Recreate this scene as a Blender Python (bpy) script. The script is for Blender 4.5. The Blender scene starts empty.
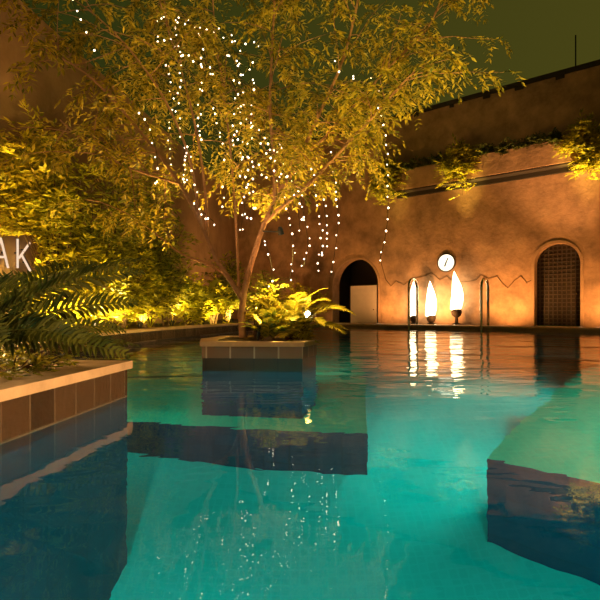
import bpy, bmesh, math, random
from mathutils import Vector as V, Matrix
R = random.Random(7)
C = bpy.context.scene.collection
SC = bpy.context.scene

# ------------------------------------------------------------------ camera
F = 500.0; HY = 312.0; CZ = 0.55
cam = bpy.data.cameras.new('camera'); co = bpy.data.objects.new('camera', cam); C.objects.link(co)
cam.sensor_width = 36; cam.sensor_fit = 'HORIZONTAL'; cam.lens = 36 * F / 600
cam.shift_y = (HY - 300) / 600
cam.clip_start = 0.02; cam.clip_end = 300
co.location = (0, 0, CZ); co.rotation_euler = (math.pi / 2, 0, 0)
SC.camera = co
# ------------------------------------------------------------------ sky, exposure
SC.view_settings.view_transform = 'Standard'; SC.view_settings.look = 'None'
SC.view_settings.exposure = 0; SC.view_settings.gamma = 1
SC.view_settings.use_curve_mapping = False
w = bpy.data.worlds.new('night_sky'); SC.world = w; w.use_nodes = True
nt = w.node_tree; bg = nt.nodes['Background']
tc = nt.nodes.new('ShaderNodeTexCoord'); sx = nt.nodes.new('ShaderNodeSeparateXYZ')
rp = nt.nodes.new('ShaderNodeValToRGB'); mr = nt.nodes.new('ShaderNodeMapRange')
nt.links.new(tc.outputs['Generated'], sx.inputs[0])
mr.inputs[1].default_value = -0.55; mr.inputs[2].default_value = 0.55
nt.links.new(sx.outputs[0], mr.inputs[0]); nt.links.new(mr.outputs[0], rp.inputs[0])
rp.color_ramp.elements[0].color = (0.014, 0.021, 0.003, 1)
rp.color_ramp.elements[1].color = (0.052, 0.046, 0.0065, 1)
nt.links.new(rp.outputs[0], bg.inputs[0]); bg.inputs[1].default_value = 1.25
SC.cycles.use_denoising = True
SC.cycles.caustics_refractive = False; SC.cycles.caustics_reflective = False
SC.cycles.sample_clamp_indirect = 3.0
SC.cycles.max_bounces = 10; SC.cycles.transmission_bounces = 8

# light levels
WARM = (1.0, 0.60, 0.13); AMBER = (1.0, 0.47, 0.13); GOLD = (1.0, 0.70, 0.14); TEAL = (0.25, 1.0, 0.86)
P_POOL = 52; P_WALL = 76; P_BED = 430; P_TREE = 200; P_LEDGE = 5000; P_POST = 700; ABSORB = 0.48

# ------------------------------------------------------------------ helpers
def P(px, py, d):
    return V(((px - 300) / F * d, d, CZ + (HY - py) / F * d))
U = V((0.779, -0.628, 0)).normalized(); N = V((-0.628, -0.779, 0)).normalized()   # along the right wall, out of it
K = 1.281; WO = V((6.09 * K, 11.85 * K, 0)); EO = 1.6 * K      # EO: from the wall to the pool edge
def ws(px):                      # distance along the right wall met at image column px
    t = (px - 300) / F
    return (WO.y * t - WO.x) / (U.x - U.y * t)
def W(s, z, off=0): 
    p = WO + U * s + N * off
    return V((p.x, p.y, z))
DECK = 0.23; RD = 0.14           # the planted beds' level, and the lower deck along the right wall

LW0 = V((-5.0, 8.94, 0)); LWD = V((0.132, 1, 0)).normalized(); LWN = V((LWD.y, -LWD.x, 0))
def inside(p, g=0.04):           # on the courtyard's side of both walls
    return (p - WO).dot(N) > g and (p - LW0).dot(LWN) > g
def veils(p):                    # the plants are clipped back before the wall letters
    if not (6.0 < p.y < 9.4 and p.x < -3.3): return False
    u = p.x / p.y * F + 300; v = HY - (p.z - CZ) / p.y * F
    return -15 < u < 35 and 235 < v < 273
class MB:
    def __init__(s): s.v = []; s.f = []; s.m = []
    def poly(s, pts, mi=0):
        b = len(s.v); s.v += [tuple(p) for p in pts]; s.f.append(tuple(range(b, b + len(pts)))); s.m.append(mi)
    def box(s, o, ax, ay, az, mi=0):         # corner o, three edge vectors
        o = V(o); ax = V(ax); ay = V(ay); az = V(az)
        c = [o, o + ax, o + ax + ay, o + ay]; c += [p + az for p in c]
        b = len(s.v); s.v += [tuple(p) for p in c]
        for q in ((3, 2, 1, 0), (4, 5, 6, 7), (0, 1, 5, 4), (1, 2, 6, 5), (2, 3, 7, 6), (3, 0, 4, 7)):
            s.f.append(tuple(b + i for i in q)); s.m.append(mi)
    def prism(s, pts, z0, z1, top=0, side=0, bottom=True):   # plan outline, counter-clockwise
        n = len(pts); b = len(s.v)
        s.v += [(p[0], p[1], z0) for p in pts] + [(p[0], p[1], z1) for p in pts]
        s.f.append(tuple(b + n + i for i in range(n))); s.m.append(top)
        if bottom: s.f.append(tuple(b + i for i in reversed(range(n)))); s.m.append(side)
        for i in range(n):
            j = (i + 1) % n
            s.f.append((b + i, b + j, b + n + j, b + n + i)); s.m.append(side)
    def tube(s, pts, rads, seg=7, cap=True, mi=0):
        pts = [V(p) for p in pts]; n = len(pts); b = len(s.v)
        if not hasattr(rads, '__len__'): rads = [rads] * n
        prev = None
        for i, p in enumerate(pts):
            t = (pts[min(i + 1, n - 1)] - pts[max(i - 1, 0)]).normalized()
            if prev is None:
                a = V((0, 0, 1)) if abs(t.z) < 0.9 else V((1, 0, 0))
                x = t.cross(a).normalized()
            else: x = (prev - t * prev.dot(t)).normalized()
            prev = x; y = t.cross(x)
            for k in range(seg):
                a = 2 * math.pi * k / seg
                s.v.append(tuple(p + (x * math.cos(a) + y * math.sin(a)) * rads[i]))
        for i in range(n - 1):
            for k in range(seg):
                k2 = (k + 1) % seg
                s.f.append((b + i * seg + k, b + i * seg + k2, b + (i + 1) * seg + k2, b + (i + 1) * seg + k)); s.m.append(mi)
        if cap:
            s.f.append(tuple(b + k for k in reversed(range(seg)))); s.m.append(mi)
            s.f.append(tuple(b + (n - 1) * seg + k for k in range(seg))); s.m.append(mi)
    def lathe(s, o, prof, seg=20, ax=V((0, 0, 1)), mi=0):      # prof: (radius, height) up the axis
        o = V(o); a = V((1, 0, 0)) if abs(ax.x) < 0.9 else V((0, 1, 0))
        x = ax.cross(a).normalized(); y = ax.cross(x); b = len(s.v)
        for r, h in prof:
            for k in range(seg):
                t = 2 * math.pi * k / seg
                s.v.append(tuple(o + ax * h + (x * math.cos(t) + y * math.sin(t)) * max(r, 1e-4)))
        for i in range(len(prof) - 1):
            for k in range(seg):
                k2 = (k + 1) % seg
                s.f.append((b + i * seg + k, b + i * seg + k2, b + (i + 1) * seg + k2, b + (i + 1) * seg + k)); s.m.append(mi)
        s.f.append(tuple(b + k for k in reversed(range(seg)))); s.m.append(mi)
        e = b + (len(prof) - 1) * seg
        s.f.append(tuple(e + k for k in range(seg))); s.m.append(mi)
    def leaf(s, p, d, up, L, Wd, fold=0.0):
        d = d.normalized()
        if not inside(p + d * L * 1.05) or not inside(p) or veils(p + d * L * .5): return
        x = d.cross(up)
        if x.length < 1e-4: x = d.cross(V((1, 0.3, 0)))
        x.normalize(); n = x.cross(d)
        s.poly([p, p + d * L * 0.45 + x * Wd * 0.5 + n * fold * L, p + d * L, p + d * L * 0.45 - x * Wd * 0.5 + n * fold * L])
    def build(s, name, mats, parent=None, smooth=False, loc=None):
        me = bpy.data.meshes.new(name); 
        off = V(loc) if loc is not None else V((0, 0, 0))
        me.from_pydata([tuple(V(p) - off) for p in s.v], [], s.f)
        if not isinstance(mats, (list, tuple)): mats = [mats]
        for m in mats: me.materials.append(m)
        if len(mats) > 1: me.polygons.foreach_set('material_index', s.m)
        if smooth: me.polygons.foreach_set('use_smooth', [True] * len(me.polygons))
        me.update()
        o = bpy.data.objects.new(name, me); C.objects.link(o)
        if parent is not None:
            o.parent = parent
            o.location = off - V(parent_loc(parent)) if loc is not None else -V(parent_loc(parent))
        elif loc is not None: o.location = off
        return o
def parent_loc(p):
    l = V(p.location)
    while p.parent is not None: p = p.parent; l = l + V(p.location)
    return l
def tag(o, label=None, cat=None, group=None, kind=None):
    if label: o['label'] = label
    if cat: o['category'] = cat
    if group: o['group'] = group
    if kind: o['kind'] = kind
    return o
def empty(name, loc, label=None, cat=None, group=None, kind=None):
    o = bpy.data.objects.new(name, None); C.objects.link(o); o.location = loc; o.empty_display_size = 0.1
    return tag(o, label, cat, group, kind)
def struct(o, label=None): 
    o['kind'] = 'structure'
    if label: o['label'] = label
    return o
def light(kind, name, loc, col, power, parent=None, size=0.05, target=None, angle=100, blend=0.8):
    l = bpy.data.lights.new(name, kind); l.color = col; l.energy = power
    if kind in ('POINT', 'SPOT'): l.shadow_soft_size = size
    if kind == 'SPOT': l.spot_size = math.radians(angle); l.spot_blend = blend
    if kind == 'AREA': l.size = size
    o = bpy.data.objects.new(name, l); C.objects.link(o)
    if target is not None: o.rotation_euler = (V(target) - V(loc)).to_track_quat('-Z', 'Y').to_euler()
    if parent is not None: o.parent = parent; o.location = V(loc) - parent_loc(parent)
    else: o.location = loc
    return o

# ------------------------------------------------------------------ materials
def mat(name, col, rough=0.7, metal=0.0, var=0.0, scale=4.0, bump=0.0, bscale=30, emit=None, estr=0, spec=0.4):
    m = bpy.data.materials.new(name); m.use_nodes = True; t = m.node_tree; b = t.nodes['Principled BSDF']
    b.inputs['Base Color'].default_value = (*col, 1); b.inputs['Roughness'].default_value = rough
    b.inputs['Metallic'].default_value = metal; b.inputs['Specular IOR Level'].default_value = spec
    g = t.nodes.new('ShaderNodeTexCoord')
    if var:
        n = t.nodes.new('ShaderNodeTexNoise'); n.inputs['Scale'].default_value = scale; n.inputs['Detail'].default_value = 6
        n.inputs['Roughness'].default_value = 0.65
        t.links.new(g.outputs['Object'], n.inputs['Vector'])
        r = t.nodes.new('ShaderNodeValToRGB')
        r.color_ramp.elements[0].position = 0.3; r.color_ramp.elements[1].position = 0.72
        r.color_ramp.elements[0].color = (*[c * (1 - var) for c in col], 1)
        r.color_ramp.elements[1].color = (*[min(1, c * (1 + var)) for c in col], 1)
        t.links.new(n.outputs['Fac'], r.inputs[0]); t.links.new(r.outputs[0], b.inputs['Base Color'])
    if bump:
        n2 = t.nodes.new('ShaderNodeTexNoise'); n2.inputs['Scale'].default_value = bscale; n2.inputs['Detail'].default_value = 4
        t.links.new(g.outputs['Object'], n2.inputs['Vector'])
        bp = t.nodes.new('ShaderNodeBump'); bp.inputs['Strength'].default_value = bump; bp.inputs['Distance'].default_value = 0.02
        t.links.new(n2.outputs['Fac'], bp.inputs['Height']); t.links.new(bp.outputs[0], b.inputs['Normal'])
    if emit:
        b.inputs['Emission Color'].default_value = (*emit, 1); b.inputs['Emission Strength'].default_value = estr
    return m
def tile_mat(name, c1, c2, grout, sx, sy, rough=0.35, mortar=0.012, swiz=None):
    """Brick-texture tiles; swiz picks which object axes run across and up the face."""
    m = bpy.data.materials.new(name); m.use_nodes = True; t = m.node_tree; b = t.nodes['Principled BSDF']
    g = t.nodes.new('ShaderNodeTexCoord'); sp = t.nodes.new('ShaderNodeSeparateXYZ'); cb = t.nodes.new('ShaderNodeCombineXYZ')
    t.links.new(g.outputs['Object'], sp.inputs[0])
    if swiz == 'wall':   # across = x + y, up = z
        ad = t.nodes.new('ShaderNodeMath'); ad.operation = 'ADD'
        t.links.new(sp.outputs[0], ad.inputs[0]); t.links.new(sp.outputs[1], ad.inputs[1])
        t.links.new(ad.outputs[0], cb.inputs[0]); t.links.new(sp.outputs[2], cb.inputs[1])
    else:
        t.links.new(sp.outputs[0], cb.inputs[0]); t.links.new(sp.outputs[1], cb.inputs[1])
    k = t.nodes.new('ShaderNodeTexBrick'); k.offset = 0.0; k.squash = 1.0
    k.inputs['Scale'].default_value = 1.0; k.inputs['Brick Width'].default_value = sx; k.inputs['Row Height'].default_value = sy
    k.inputs['Mortar Size'].default_value = mortar; k.inputs['Mortar Smooth'].default_value = 0.2; k.inputs['Bias'].default_value = 0
    k.inputs['Color1'].default_value = (*c1, 1); k.inputs['Color2'].default_value = (*c2, 1); k.inputs['Mortar'].default_value = (*grout, 1)
    t.links.new(cb.outputs[0], k.inputs['Vector']); t.links.new(k.outputs['Color'], b.inputs['Base Color'])
    b.inputs['Roughness'].default_value = rough
    return m
def leaf_mat(name, c1, c2, trans=0.35, rough=0.45):
    m = bpy.data.materials.new(name); m.use_nodes = True; t = m.node_tree; b = t.nodes['Principled BSDF']
    g = t.nodes.new('ShaderNodeNewGeometry'); r = t.nodes.new('ShaderNodeValToRGB')
    r.color_ramp.elements[0].color = (*c1, 1); r.color_ramp.elements[1].color = (*c2, 1)
    t.links.new(g.outputs['Random Per Island'], r.inputs[0]); t.links.new(r.outputs[0], b.inputs['Base Color'])
    b.inputs['Roughness'].default_value = rough; b.inputs['Specular IOR Level'].default_value = 0.3
    tr = t.nodes.new('ShaderNodeBsdfTranslucent'); t.links.new(r.outputs[0], tr.inputs[0])
    mx = t.nodes.new('ShaderNodeMixShader'); mx.inputs[0].default_value = trans
    t.links.new(b.outputs[0], mx.inputs[1]); t.links.new(tr.outputs[0], mx.inputs[2])
    t.links.new(mx.outputs[0], t.nodes['Material Output'].inputs[0])
    return m
def glow(name, col, strength, sample=False):
    m = bpy.data.materials.new(name); m.use_nodes = True; t = m.node_tree
    e = t.nodes.new('ShaderNodeEmission'); e.inputs[0].default_value = (*col, 1); e.inputs[1].default_value = strength
    t.links.new(e.outputs[0], t.nodes['Material Output'].inputs[0])
    if not sample: m.cycles.emission_sampling = 'NONE'
    return m

M = {}
M['plaster'] = mat('ochre_plaster', (0.40, 0.225, 0.125), 0.9, var=0.45, scale=1.6, bump=0.7, bscale=9)
M['plaster_left'] = mat('brown_plaster', (0.36, 0.21, 0.12), 0.9, var=0.3, scale=1.0, bump=0.5, bscale=12)
M['plaster_trim'] = mat('arch_plaster', (0.40, 0.23, 0.125), 0.85, var=0.15, scale=6)
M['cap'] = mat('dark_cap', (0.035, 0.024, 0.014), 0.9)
M['crack'] = mat('crack_relief', (0.19, 0.105, 0.045), 0.95)
M['floor'] = tile_mat('aqua_mosaic', (0.03, 0.60, 0.50), (0.04, 0.64, 0.54), (0.04, 0.65, 0.55), 0.06, 0.06, 0.5, 0.006)
M['bench'] = tile_mat('green_mosaic', (0.02, 0.76, 0.42), (0.03, 0.81, 0.46), (0.03, 0.82, 0.47), 0.06, 0.06, 0.5, 0.006)
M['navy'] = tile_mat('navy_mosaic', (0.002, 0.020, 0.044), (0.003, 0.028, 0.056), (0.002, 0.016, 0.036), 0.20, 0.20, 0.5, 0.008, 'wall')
M['fascia'] = tile_mat('brown_fascia_tile', (0.12, 0.056, 0.024), (0.36, 0.19, 0.09), (0.48, 0.33, 0.20), 0.21, 0.40, 0.45, 0.008, 'wall')
M['reflection'] = tile_mat('dark_reflection_tile', (0.040, 0.022, 0.010), (0.065, 0.036, 0.016), (0.03, 0.018, 0.01), 0.21, 0.12, 0.3, 0.006, 'wall')  # lower island tiles: dark colour stands in for the reflecting water
M['coping'] = mat('sandstone_coping', (0.62, 0.42, 0.26), 0.75, var=0.2, scale=5, bump=0.2, bscale=40)
M['deck'] = mat('deck_stone', (0.45, 0.30, 0.17), 0.8, var=0.2, scale=3)
M['soil'] = mat('bed_soil', (0.05, 0.032, 0.014), 0.95, var=0.4, scale=9, bump=0.6)
M['bark'] = mat('tree_bark', (0.36, 0.18, 0.09), 0.85, var=0.3, scale=14, bump=0.5, bscale=40)
M['bark_dark'] = mat('dark_bark', (0.12, 0.07, 0.035), 0.9, var=0.3, scale=14)
M['leaf_tree'] = leaf_mat('tree_leaf', (0.09, 0.11, 0.012), (0.72, 0.53, 0.05), 0.45)
M['leaf_gold'] = leaf_mat('gold_leaf', (0.16, 0.17, 0.012), (0.66, 0.56, 0.03), 0.45)
M['leaf_mid'] = leaf_mat('mid_leaf', (0.07, 0.10, 0.014), (0.50, 0.43, 0.035), 0.4)
M['leaf_dark'] = leaf_mat('dark_leaf', (0.03, 0.05, 0.010), (0.13, 0.14, 0.022), 0.25)
M['leaf_fern'] = leaf_mat('fern_leaf', (0.28, 0.25, 0.03), (0.62, 0.47, 0.05), 0.4)
M['steel'] = mat('polished_steel', (0.70, 0.66, 0.60), 0.18, 1.0)
M['black'] = mat('black_metal', (0.015, 0.013, 0.011), 0.5, 0.3)
M['bowl'] = mat('dark_clay', (0.035, 0.018, 0.01), 0.8, var=0.3)
M['wood'] = mat('dark_wood', (0.05, 0.029, 0.015), 0.6, var=0.3, scale=8)
M['grey'] = mat('grey_panel', (0.55, 0.43, 0.37), 0.6, var=0.06)
M['void'] = mat('dark_recess', (0.03, 0.018, 0.01), 0.95)
M['wire'] = mat('cable', (0.02, 0.018, 0.012), 0.7)
M['globe'] = glow('globe_glow', (1.0, 0.75, 0.42), 4)
M['bulb'] = glow('bulb_glow', (1.0, 0.78, 0.52), 7)
M['flame'] = glow('flame_glow', (1.0, 0.76, 0.42), 8, True)
M['letter'] = glow('letter_glow', (1.0, 0.72, 0.50), 0.95)
M['clock'] = glow('clock_glow', (1.0, 0.86, 0.62), 1.9)
M['lens'] = glow('lamp_lens', (1.0, 0.75, 0.4), 1.6)
M['decklens'] = glow('deck_lens', (1.0, 0.7, 0.4), 0.6)
M['lamp_white'] = glow('white_lamp', (1.0, 0.9, 0.7), 25)
M['poollens'] = glow('pool_lens', (0.6, 1.0, 0.9), 1.2)

def grow(pts, g):
    c = sum(pts, V((0, 0, 0))) / len(pts); return [p + (p - c).normalized() * g for p in pts]
# water
def water_mat():
    m = bpy.data.materials.new('pool_water'); m.use_nodes = True; t = m.node_tree
    for n in list(t.nodes): t.nodes.remove(n)
    o = t.nodes.new('ShaderNodeOutputMaterial'); g = t.nodes.new('ShaderNodeBsdfGlass')
    g.inputs['IOR'].default_value = 1.333; g.inputs['Roughness'].default_value = 0.0
    tc = t.nodes.new('ShaderNodeTexCoord')
    def noise(s, rot, stretch, det, w):
        mp = t.nodes.new('ShaderNodeMapping'); mp.inputs['Rotation'].default_value = (0, 0, rot); mp.inputs['Scale'].default_value = (s, s * stretch, s)
        t.links.new(tc.outputs['Object'], mp.inputs[0])
        n = t.nodes.new('ShaderNodeTexNoise'); n.inputs['Scale'].default_value = 1; n.inputs['Detail'].default_value = det
        n.inputs['Distortion'].default_value = 0.6
        t.links.new(mp.outputs[0], n.inputs['Vector'])
        x = t.nodes.new('ShaderNodeMath'); x.operation = 'MULTIPLY'; x.inputs[1].default_value = w
        t.links.new(n.outputs['Fac'], x.inputs[0]); return x
    a = noise(0.5, 0.10, 3.0, 1.0, 0.48); b = noise(3.2, -0.12, 2.2, 1.5, 0.15)
    s = t.nodes.new('ShaderNodeMath'); s.operation = 'ADD'
    t.links.new(a.outputs[0], s.inputs[0]); t.links.new(b.outputs[0], s.inputs[1])
    bp = t.nodes.new('ShaderNodeBump'); bp.inputs['Strength'].default_value = 1.0; bp.inputs['Distance'].default_value = 0.022
    sp = t.nodes.new('ShaderNodeSeparateXYZ'); t.links.new(tc.outputs['Object'], sp.inputs[0])
    ml = t.nodes.new('ShaderNodeMapRange'); ml.interpolation_type = 'SMOOTHSTEP'      # calm near the steps, livelier towards the far end
    ml.inputs[1].default_value = 2.6; ml.inputs[2].default_value = 4.0; ml.inputs[3].default_value = 0.42; ml.inputs[4].default_value = 3.0
    t.links.new(sp.outputs[1], ml.inputs[0])
    mu = t.nodes.new('ShaderNodeMath'); mu.operation = 'MULTIPLY'
    t.links.new(s.outputs[0], mu.inputs[0]); t.links.new(ml.outputs[0], mu.inputs[1])
    t.links.new(mu.outputs[0], bp.inputs['Height'])
    va = t.nodes.new('ShaderNodeVolumeAbsorption'); va.inputs['Color'].default_value = (0.01, 0.85, 0.86, 1); va.inputs['Density'].default_value = ABSORB
    t.links.new(va.outputs[0], o.inputs['Volume'])
    t.links.new(bp.outputs[0], g.inputs['Normal']); t.links.new(g.outputs[0], o.inputs[0])
    return m
M['water'] = water_mat()

# ------------------------------------------------------------------ the pool
FLOOR = -2.5; BENCH = -1.86; SIDE = -1.555
c0 = V((1.275, 3.41, 0)); UB = -N          # front corner of the sunken bench, and the way it runs
meet = c0 + U * 2.6; meet = meet + UB * ((W(0, 0, EO) - meet).dot(N) / UB.dot(N)); meet.z = 0
backL = W(ws(338), 0, EO)
pool = [(-1.56, -0.9), (1.14, -0.9), tuple(meet)[:2], tuple(backL)[:2], (-0.9, 15.6), (-1.75, 13.9), (-2.37, 11.85), (-2.85, 9.9), (-3.05, 8.4), (-3.07, 3.47), (-1.13, 3.27)]
def flat(name, pts, z, m, up=True, parent=None):
    b = MB(); b.poly([(p[0], p[1], z) for p in (pts if up else list(reversed(pts)))]); return b.build(name, m, parent)
struct(flat('pool_floor', pool, FLOOR, M['floor']), 'aqua mosaic pool floor under the water')
n = len(pool); b = MB()
for i in range(n):
    p, q = pool[i], pool[(i + 1) % n]
    b.poly([(p[0], p[1], FLOOR), (p[0], p[1], -0.02), (q[0], q[1], -0.02), (q[0], q[1], FLOOR)])
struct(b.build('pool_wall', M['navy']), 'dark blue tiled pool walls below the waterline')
b = MB()
for i in range(n):
    p, q = pool[i], pool[(i + 1) % n]
    dz = (RD if 1 <= i <= 2 else DECK) - .05
    b.poly([(p[0], p[1], -0.02), (p[0], p[1], dz), (q[0], q[1], dz), (q[0], q[1], -0.02)], 1 if 1 <= i <= 3 else 0)
struct(b.build('trim_1', [M['fascia'], M['coping']]), 'band of brown tiles round the pool at the waterline')
b = MB(); b.prism([(p.x, p.y) for p in grow([V((q[0], q[1], 0)) for q in pool], .02)], FLOOR - .05, 0)
wt = b.build('pool_water', M['water'])
tag(wt, 'rippling turquoise pool water reflecting the lit wall', 'water', kind='stuff')

# submerged platform in the middle
A = V((0.105, 1, 0)).normalized(); AX = V((1, -0.105, 0)).normalized()
def block(name, pts, z0, z1, mt, ms, label):
    b = MB(); b.prism(pts, z0, z1, 0, 1); return struct(b.build(name, [mt, ms]), label)
pr = V((0.57, 4.22, 0))
pl = pr - AX * 3.55
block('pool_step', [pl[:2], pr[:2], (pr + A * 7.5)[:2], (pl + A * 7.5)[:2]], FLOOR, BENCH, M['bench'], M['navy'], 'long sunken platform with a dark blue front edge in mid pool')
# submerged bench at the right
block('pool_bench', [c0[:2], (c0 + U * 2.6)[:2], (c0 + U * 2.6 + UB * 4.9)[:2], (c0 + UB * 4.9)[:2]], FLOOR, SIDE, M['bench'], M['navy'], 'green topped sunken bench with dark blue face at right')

# ------------------------------------------------------------------ ground and coping
def offset_strip(name, pts, wdt, z0, z1, m, closed=False, mids=True):
    """Slab that follows a polyline; wdt to its right-hand side (the land), with a small overhang over the water."""
    pts = [V((p[0], p[1], 0)) for p in pts]; n = len(pts); inn = []; out = []
    for i, p in enumerate(pts):
        d1 = (p - pts[i - 1]).normalized() if i > 0 else None; d2 = (pts[i + 1] - p).normalized() if i < n - 1 else None
        n1 = V((d1.y, -d1.x, 0)) if d1 else None; n2 = V((d2.y, -d2.x, 0)) if d2 else None
        if n1 is None: nn = n2
        elif n2 is None: nn = n1
        else: nn = (n1 + n2).normalized(); nn = nn / max(0.4, nn.dot(n1))
        inn.append(p - nn * 0.025); out.append(p + nn * wdt)
    b = MB()
    for i in range(n - 1):
        a0, a1, b1, b0 = inn[i], inn[i + 1], out[i + 1], out[i]
        def q(v, z): return (v.x, v.y, z)
        b.poly([q(a0, z1), q(a1, z1), q(b1, z1), q(b0, z1)][::-1])
        b.poly([q(a0, z0), q(a1, z0), q(b1, z0), q(b0, z0)])
        b.poly([q(a0, z0), q(a1, z0), q(a1, z1), q(a0, z1)][::-1])
        b.poly([q(b0, z0), q(b1, z0), q(b1, z1), q(b0, z1)])
        if i == 0: b.poly([q(a0, z0), q(a0, z1), q(b0, z1), q(b0, z0)])
        if i == n - 2: b.poly([q(a1, z0), q(b1, z0), q(b1, z1), q(a1, z1)])
    return b.build(name, m)
pp = pool
def rev(l): return list(reversed(l))
# going clockwise round the water keeps the land on the left, so the outline is walked counter-clockwise: land on the right
struct(offset_strip('trim_2', [pp[1], pp[2], pp[3]], 0.34, RD - 0.05, RD, M['coping']), 'pale stone coping along the foot of the right wall')
struct(offset_strip('trim_3', pp[3:10], 0.32, DECK - 0.05, DECK, M['coping']), 'pale stone coping along the planted bed')
struct(offset_strip('trim_4', [pp[9], pp[10], pp[0]], 0.34, DECK - 0.05, DECK, M['coping']), 'pale stone coping round the near corner')
def LWp(y, z, off=0):
    p = LW0 + LWD * ((y - LW0.y) / LWD.y) + LWN * off; return V((p.x, p.y, z))
q = (LW0 - WO); sc = (q.x * LWD.y - q.y * LWD.x) / (U.x * LWD.y - U.y * LWD.x)   # where the two walls meet, along the right one
cornr = W(sc, 0); TOP = CZ + 5.58 * K; TOPL = 6.13; RE = 5.9 * K
dk = [pp[1], (10.4, -0.9), W(RE, 0)[:2], W(ws(300), 0)[:2], pp[3], pp[2]]
b = MB(); b.prism(dk, -0.2, RD - 0.02); struct(b.build('floor', M['deck']), 'narrow stone deck between the pool and the right wall')
bed = [pp[3], W(ws(300), 0)[:2], cornr[:2], LWp(3.0, 0)[:2], (LWp(3.0, 0).x, -4.6), (10.4, -4.6), (10.4, -.9), pp[0], pp[10], pp[9], pp[8], pp[7], pp[6], pp[5], pp[4]]
b = MB(); b.prism(bed, -0.2, DECK - 0.02); struct(b.build('ground', M['soil']), 'dark soil of the planted beds')

# ------------------------------------------------------------------ right wall with two arched openings
def arch_pts(s0, s1, z0, ztop, seg=18):
    r = (s1 - s0) / 2; zc = ztop - r
    return [(s0, z0)] + [(s0 + r - r * math.cos(math.pi * k / seg), zc + r * math.sin(math.pi * k / seg)) for k in range(seg + 1)] + [(s1, z0)]
def zat(px, py):
    s = ws(px); d = W(s, 0).y; return CZ + (HY - py) / F * d
a1 = (ws(534.5), ws(580.5)); a2 = (ws(333), ws(378.5))
AT1 = zat(557, 243); AT2 = zat(357, 258.5)
outline = [(sc - .05, RD - 0.1)] + arch_pts(a2[0], a2[1], RD - 0.1, AT2) + arch_pts(a1[0], a1[1], RD - 0.1, AT1) + [(RE, RD - 0.1), (RE, TOP), (sc - .05, TOP)]
b = MB(); TH = 0.45; n = len(outline); base = 0
fr = [W(s, z) for s, z in outline]; bk = [W(s, z, -TH) for s, z in outline]
b.v = [tuple(p) for p in fr + bk]
b.f = [tuple(range(n)), tuple(range(2 * n - 1, n - 1, -1))] + [(i, n + i, n + (i + 1) % n, (i + 1) % n) for i in range(n)]
b.m = [0] * len(b.f)
struct(b.build('wall_right', M['plaster']), 'tall ochre plaster wall with two arched openings')
# dark cap along its top
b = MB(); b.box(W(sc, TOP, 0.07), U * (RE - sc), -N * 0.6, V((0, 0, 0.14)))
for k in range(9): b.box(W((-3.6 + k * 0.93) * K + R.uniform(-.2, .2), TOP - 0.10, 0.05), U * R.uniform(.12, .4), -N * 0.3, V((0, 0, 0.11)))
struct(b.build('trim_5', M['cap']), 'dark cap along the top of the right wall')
# raised rims of the arches
def arch_rim(name, s0, s1, zt, label):
    b = MB(); w_ = 0.085
    i_ = arch_pts(s0, s1, RD, zt); o_ = arch_pts(s0 - w_, s1 + w_, RD, zt + w_)
    for k in range(len(i_) - 1):
        a0, a1_, c1, c0_ = i_[k], i_[k + 1], o_[k + 1], o_[k]
        b.poly([W(*a0, .03), W(*a1_, .03), W(*c1, .03), W(*c0_, .03)][::-1])
        b.poly([W(*c0_, .03), W(*c1, .03), W(*c1, 0), W(*c0_, 0)])
        b.poly([W(*a0, .03), W(*a0, -.02), W(*a1_, -.02), W(*a1_, .03)])
    return struct(b.build(name, M['plaster_trim']), label)
arch_rim('trim_6', *a1, AT1, 'plaster rim round the right arch')
arch_rim('trim_7', *a2, AT2, 'plaster rim round the left arch')
# right arch: dark lattice door
dr = empty('door_1', W((a1[0] + a1[1]) / 2, RD, -0.25)); struct(dr, 'dark arched lattice door')
b = MB(); ap = arch_pts(a1[0] - .02, a1[1] + .02, RD - .02, AT1 + .02); n = len(ap)
f1 = [W(s, z, -0.30) for s, z in ap]; f2 = [W(s, z, -0.36) for s, z in ap]
b.v = [tuple(p) for p in f1 + f2]; b.f = [tuple(range(n)), tuple(range(2 * n - 1, n - 1, -1))] + [(i, n + i, n + (i + 1) % n, (i + 1) % n) for i in range(n)]; b.m = [0] * len(b.f)
b.build('door_panel', M['void'], dr)
def in_arch(s, z, s0, s1, zt):
    r = (s1 - s0) / 2; zc = zt - r
    return z < zc or (s - s0 - r) ** 2 + (z - zc) ** 2 < r * r
b = MB(); s = a1[0] + 0.09; st = 0.125; zt = AT1 - 0.03
while s < a1[1] - 0.04:
    r = (a1[1] - a1[0]) / 2; zc = AT1 - r; hh = zc + math.sqrt(max(0, r * r - (s - a1[0] - r) ** 2))
    b.box(W(s - .018, RD, -.285), U * .036, -N * .03, V((0, 0, hh - RD))); s += st
z = RD + 0.06
while z < AT1 - 0.05:
    r = (a1[1] - a1[0]) / 2; zc = AT1 - r; hw = r if z < zc else math.sqrt(max(0, r * r - (z - zc) ** 2))
    b.box(W(a1[0] + r - hw, z, -.275), U * 2 * hw, -N * .02, V((0, 0, .034))); z += .125
b.build('door_lattice', M['wood'], dr)
b = MB(); b.lathe(W(a1[1] - .16, RD + .95, -.27), [(.02, 0), (.03, .02), (.03, .04), (.012, .06)], 10, N); b.build('door_knob', M['steel'], dr)
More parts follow.
